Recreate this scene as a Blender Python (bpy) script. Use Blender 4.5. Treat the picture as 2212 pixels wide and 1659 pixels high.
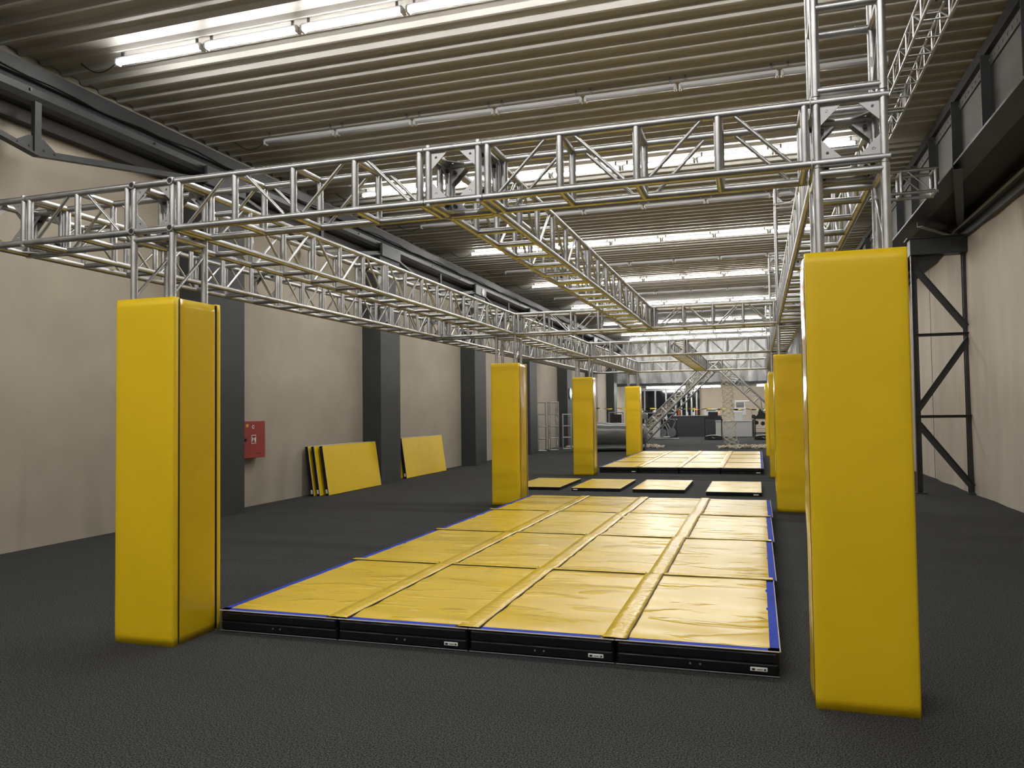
import bpy, math, random
from mathutils import Vector, Matrix
from mathutils.geometry import tessellate_polygon
random.seed(7)
S = bpy.context.scene
for o in list(bpy.data.objects): bpy.data.objects.remove(o)
COL = S.collection

# ------------------------------------------------------------------ camera
CAM = dict(f=1684.306, yaw=-0.30399, pitch=0.03565, roll=0.0126, h=1.60613)
def make_camera():
    cd = bpy.data.cameras.new('camera'); cam = bpy.data.objects.new('camera', cd); COL.objects.link(cam)
    cy, sy = math.cos(CAM['yaw']), math.sin(CAM['yaw'])
    cp, sp = math.cos(CAM['pitch']), math.sin(CAM['pitch'])
    cr, sr = math.cos(CAM['roll']), math.sin(CAM['roll'])
    r = Vector((cy, -sy, 0)); f0 = Vector((sy, cy, 0)); z = Vector((0, 0, 1))
    f = f0*cp + z*sp; u = -f0*sp + z*cp
    r2 = r*cr - u*sr; u2 = r*sr + u*cr
    m = Matrix((r2, u2, -f)).transposed().to_4x4(); m.translation = Vector((0, 0, CAM['h']))
    cam.matrix_world = m
    cd.sensor_fit = 'HORIZONTAL'; cd.sensor_width = 36; cd.lens = CAM['f']/2212*36
    cd.clip_start = 0.05; cd.clip_end = 200
    S.camera = cam
make_camera()

# ------------------------------------------------------------------ world, exposure, lamp strength
w = bpy.data.worlds.new('world'); S.world = w; w.use_nodes = True
w.node_tree.nodes['Background'].inputs[0].default_value = (0.5, 0.55, 0.6, 1)
w.node_tree.nodes['Background'].inputs[1].default_value = 0.02
S.view_settings.view_transform = 'Standard'; S.view_settings.look = 'None'
S.view_settings.exposure = 0.0; S.view_settings.gamma = 1; S.view_settings.use_curve_mapping = False
LAMP = 105.0
LAMP_COL = (1.0, 0.98, 0.94)

# ------------------------------------------------------------------ materials
def srgb(r, g, b):
    f = lambda c: (c/255/12.92) if c/255 <= .04045 else ((c/255+.055)/1.055)**2.4
    return (f(r), f(g), f(b), 1)
def mat(name, col, rough=.6, metal=0, noise=None, bump=None, ridge=False, emit=None, spec=.5, coat=0, coat_rough=.1, stretch=(1,1,1), alpha=None, trans=0):
    m = bpy.data.materials.new(name); m.use_nodes = True; nt = m.node_tree; N = nt.nodes; L = nt.links
    p = N['Principled BSDF']
    p.inputs['Base Color'].default_value = col; p.inputs['Roughness'].default_value = rough
    p.inputs['Metallic'].default_value = metal; p.inputs['Specular IOR Level'].default_value = spec
    if coat: p.inputs['Coat Weight'].default_value = coat; p.inputs['Coat Roughness'].default_value = coat_rough
    if trans: p.inputs['Transmission Weight'].default_value = trans
    if emit: p.inputs['Emission Color'].default_value = emit[:3]+(1,) if len(emit) > 3 else (1,1,1,1); p.inputs['Emission Strength'].default_value = emit[-1]
    if noise or bump:
        g = N.new('ShaderNodeNewGeometry'); mp = N.new('ShaderNodeMapping'); mp.inputs['Scale'].default_value = stretch
        L.new(g.outputs['Position'], mp.inputs['Vector'])
    if noise:      # (scale, amount, detail)
        n = N.new('ShaderNodeTexNoise'); n.inputs['Scale'].default_value = noise[0]; n.inputs['Detail'].default_value = noise[2]
        L.new(mp.outputs[0], n.inputs['Vector'])
        cr = N.new('ShaderNodeValToRGB'); a = noise[1]
        cr.color_ramp.elements[0].position = .36; cr.color_ramp.elements[1].position = .64
        cr.color_ramp.elements[0].color = tuple(c*(1-a) for c in col[:3])+(1,)
        cr.color_ramp.elements[1].color = tuple(min(1, c*(1+a)) for c in col[:3])+(1,)
        L.new(n.outputs['Fac'], cr.inputs[0]); L.new(cr.outputs[0], p.inputs['Base Color'])
    if bump:       # (scale, distance, detail)
        n = N.new('ShaderNodeTexNoise'); n.inputs['Scale'].default_value = bump[0]; n.inputs['Detail'].default_value = bump[2]
        L.new(mp.outputs[0], n.inputs['Vector'])
        b = N.new('ShaderNodeBump'); b.inputs['Distance'].default_value = bump[1]; b.inputs['Strength'].default_value = 1
        if ridge:
            rr = N.new('ShaderNodeValToRGB'); rr.color_ramp.interpolation = 'EASE'
            rr.color_ramp.elements[0].position = .54; rr.color_ramp.elements[1].position = .70
            L.new(n.outputs['Fac'], rr.inputs[0]); L.new(rr.outputs[0], b.inputs['Height']); n.inputs['Distortion'].default_value = .6
        else: L.new(n.outputs['Fac'], b.inputs['Height'])
        L.new(b.outputs[0], p.inputs['Normal'])
    return m
M = {}
M['alu'] = mat('aluminium', (0.50, 0.50, 0.505, 1), .42, 1, noise=(9, .10, 3))
M['alu_plate'] = mat('aluminium_plate', (0.48, 0.48, 0.49, 1), .5, 1)
M['steel_dark'] = mat('black_bolt', (0.02, 0.02, 0.022, 1), .45)
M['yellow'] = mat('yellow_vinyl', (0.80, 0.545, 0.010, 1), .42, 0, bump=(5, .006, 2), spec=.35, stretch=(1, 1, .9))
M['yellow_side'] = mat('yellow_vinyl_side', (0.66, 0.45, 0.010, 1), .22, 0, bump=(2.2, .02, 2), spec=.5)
M['seam'] = mat('dark_seam', (0.015, 0.012, 0.01, 1), .7)
M['black_vinyl'] = mat('black_vinyl', (0.006, 0.007, 0.009, 1), .3, bump=(6, .01, 2), spec=.4)
M['blue'] = mat('blue_velcro', (0.02, 0.05, 0.42, 1), .75, noise=(60, .2, 2), spec=.2)
M['piping'] = mat('pale_piping', (0.6, 0.55, 0.45, 1), .5)
M['white'] = mat('white_label', (0.75, 0.75, 0.75, 1), .5)
M['ink'] = mat('black_ink', (0.01, 0.01, 0.01, 1), .6)
M['carpet'] = mat('grey_carpet', (0.052, 0.0535, 0.0545, 1), .95, noise=(120, .85, 2), bump=(140, .008, 2), spec=.1)
M['wall'] = mat('taupe_plaster', (0.40, 0.36, 0.295, 1), .85, noise=(1.2, .05, 3), spec=.2)
M['pilaster'] = mat('charcoal_paint', (0.042, 0.045, 0.046, 1), .6, noise=(3, .06, 3), spec=.3)
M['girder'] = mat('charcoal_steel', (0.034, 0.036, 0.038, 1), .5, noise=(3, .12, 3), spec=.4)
M['girder_lit'] = mat('grey_panel_lit', (0.115, 0.11, 0.10, 1), .7, noise=(2, .08, 3), spec=.3)  # lighter girder grey, light on the web put into its colour
M['soffit'] = mat('dark_soffit', (0.016, 0.013, 0.011, 1), .7, noise=(1.5, .2, 3))
M['pale_steel'] = mat('pale_steel', (0.35, 0.34, 0.32, 1), .5)
M['deck'] = mat('coated_steel_deck', (0.39, 0.375, 0.345, 1), .45, .1, spec=.4)
M['lampbody'] = mat('lamp_housing', (0.6, 0.6, 0.62, 1), .4)
M['lampoff'] = mat('unlit_diffuser', (0.42, 0.42, 0.45, 1), .3)
M['lampon'] = mat('lit_tube', (1, 1, 1, 1), .4, emit=LAMP_COL+(LAMP,))
M['lampfar'] = mat('lit_tube_back_room', (1, 1, 1, 1), .4, emit=LAMP_COL+(130.0,))
M['cable'] = mat('black_cable', (0.01, 0.01, 0.01, 1), .6)
M['red'] = mat('red_enamel', (0.30, 0.035, 0.03, 1), .4)
M['signred'] = mat('sign_red', (0.22, 0.01, 0.012, 1), .5)
M['gold'] = mat('gold_label', (0.6, 0.42, 0.1, 1), .4)
M['tarp'] = mat('silver_tarpaulin', (0.29, 0.29, 0.285, 1), .5, noise=(.8, .08, 3), bump=(1.2, .25, 3), stretch=(1.6, 1, .5))
M['roll'] = mat('grey_vinyl_roll', (0.10, 0.105, 0.105, 1), .28, bump=(2, .02, 2), spec=.6)
M['rwall'] = mat('beige_canvas', (0.50, 0.45, 0.38, 1), .8, noise=(1.4, .06, 4), bump=(1.1, .06, 3), spec=.2, stretch=(1, 1.6, .35))
M['backwall'] = mat('beige_back_wall', (0.42, 0.36, 0.28, 1), .8, noise=(1, .04, 3))
M['glassdark'] = mat('dark_glass', (0.012, 0.014, 0.017, 1), .08, spec=.6)
M['frame'] = mat('grey_frame', (0.35, 0.35, 0.35, 1), .4, .4)
M['rope'] = mat('natural_rope', (0.6, 0.55, 0.43, 1), .9, noise=(30, .2, 2))
M['black'] = mat('black_plastic', (0.012, 0.012, 0.013, 1), .35)
M['dgrey'] = mat('dark_grey_board', (0.035, 0.038, 0.044, 1), .6)
M['lgrey'] = mat('light_grey_board', (0.5, 0.5, 0.5, 1), .5)
M['mgrey'] = mat('mid_grey_plastic', (0.15, 0.16, 0.17, 1), .4)
M['whitep'] = mat('white_paint', (0.62, 0.62, 0.62, 1), .4)
M['orange'] = mat('orange_foam', (0.55, 0.09, 0.02, 1), .6)
M['tapey'] = mat('yellow_tape', (0.8, 0.65, 0.08, 1), .4)
M['rearceil'] = mat('rear_ceiling', (0.5, 0.49, 0.47, 1), .7)
M['redled'] = mat('red_indicator', (1, .1, .05, 1), .4, emit=(1, .15, .1, 3.0))

# ------------------------------------------------------------------ mesh helpers
def mesh(name, V, F, smooth=False):
    me = bpy.data.meshes.new(name); me.from_pydata([tuple(v) for v in V], [], F); me.update()
    if smooth: me.polygons.foreach_set('use_smooth', [True]*len(me.polygons))
    return me
class MB:
    def __init__(s): s.V = []; s.F = []
    def box(s, x0, x1, y0, y1, z0, z1, m=None):
        b = len(s.V); P = [(x, y, z) for z in (z0, z1) for y in (y0, y1) for x in (x0, x1)]
        s.V += [tuple(m @ Vector(p)) for p in P] if m else P
        for f in ((0,2,3,1),(4,5,7,6),(0,1,5,4),(2,6,7,3),(0,4,6,2),(1,3,7,5)): s.F.append(tuple(b+i for i in f))
        return s
    def cbox(s, x0, x1, y0, y1, z0, z1, c, m=None):     # box with chamfered edges
        b = len(s.V); pts = []
        cx, cy, cz = (x0+x1)/2, (y0+y1)/2, (z0+z1)/2; hx, hy, hz = (x1-x0)/2, (y1-y0)/2, (z1-z0)/2
        idx = {}
        for sx in (-1, 1):
            for sy in (-1, 1):
                for sz in (-1, 1):
                    for k in range(3):
                        d = [hx-c, hy-c, hz-c]; d[k] += c
                        p = Vector((cx+sx*d[0], cy+sy*d[1], cz+sz*d[2]))
                        idx[(sx, sy, sz, k)] = len(pts); pts.append(p)
        s.V += [tuple(m @ p) if m else tuple(p) for p in pts]
        def q(*ks): s.F.append(tuple(b+idx[k] for k in ks))
        for sg in (-1, 1):
            q(*[(sg, a, c2, 0) for a, c2 in ((-1,-1),(1,-1),(1,1),(-1,1))][::sg])
            q(*[(a, sg, c2, 1) for a, c2 in ((-1,-1),(-1,1),(1,1),(1,-1))][::sg])
            q(*[(a, c2, sg, 2) for a, c2 in ((-1,-1),(1,-1),(1,1),(-1,1))][::sg])
        for a in (-1, 1):
            for c2 in (-1, 1):
                q(*[(a, c2, -1, 0), (a, c2, 1, 0), (a, c2, 1, 1), (a, c2, -1, 1)][::-a*c2])
                q(*[(a, -1, c2, 0), (a, 1, c2, 0), (a, 1, c2, 2), (a, -1, c2, 2)][::a*c2])
                q(*[(-1, a, c2, 1), (1, a, c2, 1), (1, a, c2, 2), (-1, a, c2, 2)][::-a*c2])
                for e in (-1, 1): q(*[(a, c2, e, 0), (a, c2, e, 1), (a, c2, e, 2)][::a*c2*e])
        return s
    def tube(s, p, q, r, n=8, caps=True):
        p = Vector(p); q = Vector(q); d = (q-p).normalized()
        u = d.orthogonal().normalized(); v = d.cross(u); b = len(s.V)
        for c in (p, q):
            for i in range(n):
                a = 2*math.pi*i/n; s.V.append(tuple(c+u*math.cos(a)*r+v*math.sin(a)*r))
        for i in range(n): s.F.append((b+i, b+(i+1) % n, b+n+(i+1) % n, b+n+i))
        if caps: s.F.append(tuple(b+i for i in reversed(range(n)))); s.F.append(tuple(b+n+i for i in range(n)))
        return s
    def path(s, pts, r, n=6):
        for a, b in zip(pts, pts[1:]): s.tube(a, b, r, n)
        return s
    def prism(s, pts, axis, a, b_):      # polygon in plane across axis, extruded a..b_
        base = len(s.V); n = len(pts)
        for t in (a, b_):
            for (u, v) in pts:
                s.V.append({'X': (t, u, v), 'Y': (u, t, v), 'Z': (u, v, t)}[axis])
        for i in range(n): s.F.append((base+i, base+(i+1) % n, base+n+(i+1) % n, base+n+i))
        s.F.append(tuple(base+i for i in reversed(range(n)))); s.F.append(tuple(base+n+i for i in range(n)))
        return s
    def cyl(s, c, r, h, n=20, axis='Z', r2=None):
        c = Vector(c); d = {'X': Vector((1,0,0)), 'Y': Vector((0,1,0)), 'Z': Vector((0,0,1))}[axis]
        return s.tube(c, c+d*h, r, n)
    def build(s, name, m, parent=None, smooth=False):
        me = mesh(name, s.V, s.F, smooth); me.materials.append(m)
        o = bpy.data.objects.new(name, me); COL.objects.link(o)
        if parent: o.parent = parent
        return o
def tag(o, label=None, cat=None, group=None, kind=None):
    if label: o['label'] = label
    if cat: o['category'] = cat
    if group: o['group'] = group
    if kind: o['kind'] = kind
    return o
def thing(name, label, cat, loc=(0, 0, 0), group=None, rot=None):
    o = bpy.data.objects.new(name, None); COL.objects.link(o); o.empty_display_size = .1
    o.location = loc
    if rot: o.rotation_euler = rot
    return tag(o, label, cat, group)
def inst(name, me, parent, mtx, label=None):
    o = bpy.data.objects.new(name, me); COL.objects.link(o); o.parent = parent; o.matrix_local = mtx
    if label: o['label'] = label
    return o
def copy_tree(o, parent=None):
    c = o.copy(); COL.objects.link(c)
    if parent: c.parent = parent
    for ch in list(o.children): copy_tree(ch, c)
    return c
def structure(name, mb, m, smooth=False):
    return tag(mb.build(name, m, smooth=smooth), kind='structure')

# shared unit tubes (radius 1, length 1 along +Z)
def unit_tube(name, n, m, hollow=0.0):
    V = []; F = []
    for z in (0, 1):
        for i in range(n):
            a = 2*math.pi*i/n; V.append((math.cos(a), math.sin(a), z))
    for i in range(n): F.append((i, (i+1) % n, n+(i+1) % n, n+i))
    if hollow:
        for z in (0, 1):
            for i in range(n):
                a = 2*math.pi*i/n; V.append((hollow*math.cos(a), hollow*math.sin(a), z))
        for i in range(n):
            j = (i+1) % n
            F += [(2*n+j, 2*n+i, 3*n+i, 3*n+j), (i, 2*n+i, 2*n+j, j), (n+j, 3*n+j, 3*n+i, n+i)]
        V.append((0, 0, 0))
    else:
        F += [tuple(reversed(range(n))), tuple(range(n, 2*n))]
    me = mesh(name, V, F)
    for p in me.polygons: p.use_smooth = len(p.vertices) == 4 and abs(p.normal.z) < .5
    me.materials.append(m); return me
TUBE = unit_tube('tube', 14, M['alu']); THIN = unit_tube('thin_tube', 8, M['alu']); PIPE = unit_tube('open_pipe', 16, M['alu'], .72)
def tube_mtx(p, q, r):
    p = Vector(p); q = Vector(q); d = q-p; L = d.length
    return Matrix.Translation(p) @ d.to_track_quat('Z', 'Y').to_matrix().to_4x4() @ Matrix.Diagonal((r, r, L, 1))
# gusset plate with a bolt hole: right angle at origin, legs 1 along +X,+Y, thickness 1
def gusset_mesh():
    tri = [Vector((0, 0, 0)), Vector((.11, 0, 0)), Vector((0, .11, 0))]
    hole = [Vector((.033+.009*math.cos(-2*math.pi*i/8), .033+.009*math.sin(-2*math.pi*i/8), 0)) for i in range(8)]
    tris = tessellate_polygon([tri, hole]); P = tri+hole; t = .004
    V = [(p.x, p.y, -t) for p in P]+[(p.x, p.y, t) for p in P]; n = len(P)
    F = [tuple(T) for T in tris]+[tuple(n+i for i in reversed(T)) for T in tris]
    for a, b in ((0,1),(1,2),(2,0)): F.append((a, b, n+b, n+a))
    for i in range(8): a = 3+i; b = 3+(i+1) % 8; F.append((a, b, n+b, n+a))
    me = mesh('gusset_plate', V, F); me.materials.append(M['alu_plate']); return me
GUSSET = gusset_mesh()
BOLT = MB().cyl((0, 0, -.02), .013, .045, 6); BOLTM = mesh('bolt', BOLT.V, BOLT.F); BOLTM.materials.append(M['steel_dark'])
def plates(parent, org, u, v, hs, bolts=True, b_off=0):
    """four corner gussets in the plane (u,v) through org, inner half size hs"""
    u = Vector(u); v = Vector(v); n = u.cross(v)
    for su in (-1, 1):
        for sv in (-1, 1):
            o = Vector(org)+u*su*hs+v*sv*hs
            m = Matrix((-u*su, -v*sv, n)).transposed().to_4x4(); m.translation = o
            inst('gusset_plate', GUSSET, parent, m)
            if bolts:
                mb = Matrix((u, v, n)).transposed().to_4x4(); mb.translation = o-u*su*.033-v*sv*.033+n*b_off
                inst('bolt', BOLTM, parent, mb, None)

CH = .025; HS = .17
def truss(label, org, dirv, side, L, bays, s=.34, r=CH, group='box truss sections of the climbing rig', name='box_truss', flip=0, end_plates=True, zmin=None, rs=.023, rd=.0115, diag=True):
    """box truss: org = centre of its start, axis dirv, diagonals in the two faces across 'side'"""
    t = thing(name, label, 'truss', org, group)
    d = Vector(dirv).normalized(); sd = Vector(side).normalized(); up = d.cross(sd)
    if up.z < -.01: up = -up
    h = s/2; P = lambda x, a, b: d*x+sd*a*h+up*b*h
    for a in (-1, 1):
        for b in (-1, 1): inst('chord', TUBE, t, tube_mtx(P(.002, a, b), P(L-.002, a, b), r))
    e = r*1.3; n = bays; step = (L-2*e)/n
    for i in range(n+1):
        x = e+i*step
        if zmin is not None and (Vector(org)+d*x).z < zmin: continue
        for a in (-1, 1):
            inst('strut', TUBE, t, tube_mtx(P(x, a, -1), P(x, a, 1), rs))
            inst('strut', TUBE, t, tube_mtx(P(x, -1, a), P(x, 1, a), rs))
    for i in range(n) if diag else []:
        x0 = e+i*step; x1 = x0+step
        if zmin is not None and (Vector(org)+d*x1).z < zmin: continue
        o1 = (i+flip) % 2 == 0
        for a in (-1, 1):
            if o1: inst('brace', THIN, t, tube_mtx(P(x0+.055, a, -1), P(x1-.075, a, 1), rd))
            else: inst('brace', THIN, t, tube_mtx(P(x0+.075, a, 1), P(x1-.055, a, -1), rd))
    if end_plates:
        for x in (e, L-e):
            plates(t, P(x, 0, 0), sd, up, h-r*.9, bolts=True)
    return t
def block(label, c, bolted=(), open_y=False, group='corner blocks of the climbing rig'):
    t = thing('corner_block', label, 'truss block', c, group)
    H = .198
    for a in (-1, 1):
        for b in (-1, 1):
            inst('edge_tube', TUBE, t, tube_mtx((-H, a*HS, b*HS), (H, a*HS, b*HS), CH))
            if open_y: inst('edge_tube', PIPE, t, tube_mtx((a*HS, -H-.006, b*HS), (a*HS, H, b*HS), CH*1.04))
            else: inst('edge_tube', TUBE, t, tube_mtx((a*HS, -HS, b*HS), (a*HS, H, b*HS), CH))
            inst('edge_tube', TUBE, t, tube_mtx((a*HS, b*HS, -H), (a*HS, b*HS, H), CH*.9))
    X, Y, Z = (1,0,0), (0,1,0), (0,0,1); k = HS
    for nm, o, u, v in (('-Y', (0,-k,0), X, Z), ('+Y', (0,k,0), X, Z), ('-X', (-k,0,0), Y, Z), ('+X', (k,0,0), Y, Z), ('-Z', (0,0,-k), X, Y), ('+Z', (0,0,k), X, Y)):
        plates(t, o, u, v, HS-CH*.8, bolts=nm in bolted)
    if open_y:
        for a in (-1, 1):
            for b in (-1, 1):
                mb = MB().cyl((a*HS, -H-.0035, b*HS), CH*.74, .002, 14, 'Y'); mb.build('bore_shade_disc', M['steel_dark'], t, )  # dark disc painted for the shade inside the open tube end
    return t

# ------------------------------------------------------------------ room shell
XL, XR, YB, YF, ZC = -8.55, 3.78, -7.0, 49.6, 6.0
structure('floor', MB().box(XL-.3, XR+.3, YB, 56.3, -.1, 0), M['carpet'])
for k_, (xa_, ya_, xb_, yb_) in enumerate([(-8.5, 7.0, -3.0, 7.75), (-8.5, 11.1, -3.9, 11.3)]):
    mb = MB().tube((xa_, ya_, -.0005), (xb_, yb_, -.0005), .0025, 5); structure('trim_%d' % (30+k_), mb, M['carpet'])
structure('wall_left', MB().box(XL-.3, XL-.02, YB, 56.3, 0, 6.3), M['wall'])
structure('wall_back', MB().box(XL-.3, XR+.3, YB-.2, YB, 0, 6.3), M['wall'])
# right side: canvas-faced wall with soft folds
mb = MB(); ny = 170; nz = 14
for i in range(ny+1):
    y = YB+(56.3-YB)*i/ny
    for j in range(nz+1):
        z = 6.2*j/nz
        x = XR-.03+.022*math.sin(y*1.9+z*.35+math.sin(y*.7)*2)+.012*math.sin(y*4.3-z*.6)
        mb.V.append((x, y, z))
for i in range(ny):
    for j in range(nz):
        a = i*(nz+1)+j; mb.F.append((a, a+1, a+nz+2, a+nz+1))
b = len(mb.V)
structure('wall_right', mb, M['rwall'], True)
seamy = [7.2, 11.6, 19.35, 22.4, 27, 31.5]
for i, y in enumerate(seamy):
    o = MB().tube((XR-.045, y, .02), (XR-.045, y, 4.8), .006, 6); structure('trim_%d' % (i+1), o, M['mgrey'])
# ceiling: trapezoidal steel deck, ribs across the hall
mb = MB(); pitch = .31; wid = [.10, .055, .10, .05, .035, .085, .045]
ys = []
y = YB
while y < YF+.1:
    wv = wid[len(ys)//4 % 7]; hh = .056+(wv-.067)*.14      # narrow ribs hang below wide pans
    for dy, dz in ((0, .075), (pitch-.105, .075), (pitch-.07, .075-hh), (pitch-.03, .075-hh)): ys.append((y+dy, ZC+dz+.035))
    y += pitch
nx = 2
for k in range(nx+1):
    x = XL+(XR-XL)*k/nx
    for (yy, zz) in ys: mb.V.append((x, yy, zz))
n = len(ys)
for k in range(nx):
    for i in range(n-1):
        a = k*n+i; mb.F.append((a, a+1, a+n+1, a+n))
b = len(mb.V)
structure('ceiling', mb, M['deck'])
structure('trim_20', MB().box(XL-.3, XR+.3, YB, YF+.3, ZC+.14, ZC+.24), M['girder'])

# pilasters on the left wall
words = ['nearest', 'second', 'third', 'fourth', 'fifth', 'sixth', 'seventh', 'eighth', 'ninth', 'tenth']
py = [4.05, 10.0, 15.92, 22.1, 28.05, 34.1, 40.1, 46.1]
for i, y in enumerate(py):
    nm = ['out of frame behind the left edge', 'behind the leftmost yellow pad column', 'beside the three leaning mats', 'with a white disc near its top', 'just left of the stored truss sections', 'with a black and white reflector', 'hidden behind the second left pad column', 'last before the silver curtain'][i]
    t = thing('pilaster', 'charcoal wall pilaster, '+nm, 'pilaster', (XL, y+.5, 0), 'charcoal pilasters along the left wall')
    MB().box(0, .45, -.5, .5, 0, 5.19).build('shaft', M['pilaster'], t)
    MB().cbox(.435, .50, -.48, .48, 5.195, 5.50, .01).build('head_plate', M['girder'], t)
o = MB().cyl((XL+.502, 22.75, 5.33), .11, .02, 24, 'X').build('white_disc', M['white']); tag(o, 'round white disc near the top of a charcoal pilaster', 'disc')
t = thing('wall_reflector', 'black round plate with white diamond on a far pilaster', 'sign', (XL+.453, 34.6, 2.4))
MB().cyl((.0, 0, 0), .26, .03, 28, 'X').build('plate', M['black'], t)
MB().prism([(0, -.21), (.17, 0), (0, .21), (-.17, 0)], 'X', .03, .05).build('diamond', mat('reflector', (.85,.85,.85,1), .3, emit=(1,1,1,.6)), t)  # diamond glows faintly, painting the light it throws back

# left girder below the ceiling
t = thing('wall_girder', 'long charcoal steel girder along the top of left wall', 'girder', (XL, 20, 5.5))
y0, y1 = YB-20, YF-20
MB().box(.0, .47, y0, y1, .10, .285).build('top_flange', mat('black_steel', (.016, .017, .019, 1), .6), t)
mb = MB(); arc = [(.0, .10), (.40, .10), (.42, .03), (.41, -.05), (.36, -.11), (.28, -.135), (.0, -.135)]
mb.prism(arc, 'Y', y0, y1); mb.build('web', M['girder'], t, False)
MB().box(0, .14, y0, y1, -.30, -.13).build('recess_shade_band', M['soffit'], t)  # black strip painting the shade of the recess under the web
for y in range(5, 48, 2):
    MB().cyl((.42, y-20, -.0), .018, .012, 8, 'X').build('bolt', M['steel_dark'], t)
mb = MB(); pts = []
for i in range(160):
    y = y0+(y1-y0)*i/159; pts.append((.49, y, .11+.02*math.sin(i*.7)+.015*math.sin(i*1.9)))
mb.path(pts, .009, 5); mb.build('cable', M['cable'], t)
ends = [(4.05, 10.0)]+[(py[i]+1.0, py[i+1]) for i in range(1, 7)]
for i, (a, b_) in enumerate(ends):
    if i == 0: a = 5.05
    m_ = (a+b_)/2 if i else 7.08
    loc = ['over the near left wall', 'above the red cabinet', 'above the two leaning mats', 'third bay from camera end', 'fourth bay from camera end', 'fifth bay from camera end', 'bay nearest the silver curtain'][i]
    t = thing('girder_brace', 'charcoal trussed brace under the wall girder, '+loc, 'brace', (XL+.42, m_, 5.2), 'trussed braces under the left girder')
    dz = -.47
    if i == 0: lft = 4.0-m_+.2
    else: lft = a-m_-.1
    def chordb(yA, zA, yB_, zB):
        mbb = MB(); d = Vector((0, yB_-yA, zB-zA)); L_ = d.length
        mt = Matrix.Translation((0, yA, zA)) @ d.to_track_quat('Y', 'Z').to_matrix().to_4x4()
        mbb.box(-.05, .05, 0, L_, -.012, .012, mt); mbb.box(-.008, .008, 0, L_, 0, .07, mt); return mbb
    chordb(lft, .04, 0, dz).build('bottom_chord', M['girder'], t)
    chordb(0, dz, b_-m_+.05, .04).build('bottom_chord', M['girder'], t)
    MB().box(-.03, .03, -.045, .045, dz, .17).build('post', M['girder'], t)
    MB().prism([(-.32, dz+.08), (-.0, dz), (.32, dz+.08), (.1, dz+.22), (-.1, dz+.22)], 'X', -.006, .006).build('gusset_plate', M['girder'], t)
    for k in (-.25, -.1, .1, .25):
        MB().cyl((.006, k, dz+.09), .014, .012, 6, 'X').build('bolt', M['steel_dark'], t)

# right crane girder with stiffened web, soffit bracing and lattice column
t = thing('crane_girder', 'big riveted crane girder along the right wall under ceiling', 'girder', (2.85, 20, 5.45))
y0, y1 = YB-20, YF-20.4
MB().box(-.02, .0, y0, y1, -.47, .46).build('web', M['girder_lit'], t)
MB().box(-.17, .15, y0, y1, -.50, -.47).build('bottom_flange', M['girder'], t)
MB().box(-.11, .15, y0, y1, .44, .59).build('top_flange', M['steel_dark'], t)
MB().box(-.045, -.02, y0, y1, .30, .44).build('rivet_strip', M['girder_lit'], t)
mb = MB()
for k in range(330):
    y = y0+.17*k
    mb.cbox(-.056, -.045, y-.018, y+.018, .345, .381, .006)
o = mb.build('rivets', M['mgrey'], t); o['kind'] = 'stuff'
y = 3.1
k = 0
while y < 48:
    mb = MB().box(-.15, -.02, y-20-.008, y-20+.008, -.47, .44)
    mb.box(-.05, -.02, y-20, y-20+.16, -.47, .44) if k % 2 == 0 else mb.box(-.04, -.02, y-20-.05, y-20+.05, -.47, .44)
    mb.build('stiffener', M['girder'], t); y += 1.52; k += 1
t = thing('outer_girder', 'dark outer girder against the right canvas wall', 'girder', (3.62, 20, 4.85))
MB().box(-.06, .14, y0, y1, -.03, .0).build('bottom_flange', M['girder'], t)
MB().box(.03, .05, y0, y1, 0, 1.0).build('web', M['soffit'], t)
MB().box(-.075, -.06, y0, y1, -.035, .005).build('edge_angle', M['pale_steel'], t)
MB().box(.05, .14, y0, y1, -.16, -.03).build('wall_rail', M['girder'], t)
t = thing('walkway_soffit', 'dark brown soffit between the two right girders', 'soffit', (3.2, 20, 5.0))
MB().box(-.335, .44, y0, y1, 0, .03).build('plate', M['soffit'], t)
def bar(a, b_, w_, h_, m, name, par):
    a = Vector(a); b_ = Vector(b_); d = b_-a
    mt = Matrix.Translation(a) @ d.to_track_quat('Y', 'Z').to_matrix().to_4x4()
    mb = MB().box(-w_/2, w_/2, 0, d.length, -.01, .0, mt); mb.box(-w_/2, -w_/2+.01, 0, d.length, 0, h_, mt)
    return mb.build(name, m, par)
yb = 3.9
for i in range(7):
    lab = ['behind camera side', 'above the right pad column', 'over the lattice column', 'third bay', 'fourth bay', 'fifth bay', 'sixth bay'][i]
    Y0 = 12.0+(i-1)*6.05
    bb = thing('soffit_brace', 'steel brace bars under the dark soffit, '+lab, 'brace', (3.2, Y0, 4.86), 'brace bars under the right soffit')
    bar((-.5, -.05, .0), (.42, 3.95, .0), .12, .10, M['girder'], 'diagonal_bar', bb)
    bar((-.34, 3.45, -.02), (.45, 4.6, -.02), .10, .08, M['pale_steel'], 'pale_angle_bar', bb)
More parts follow.
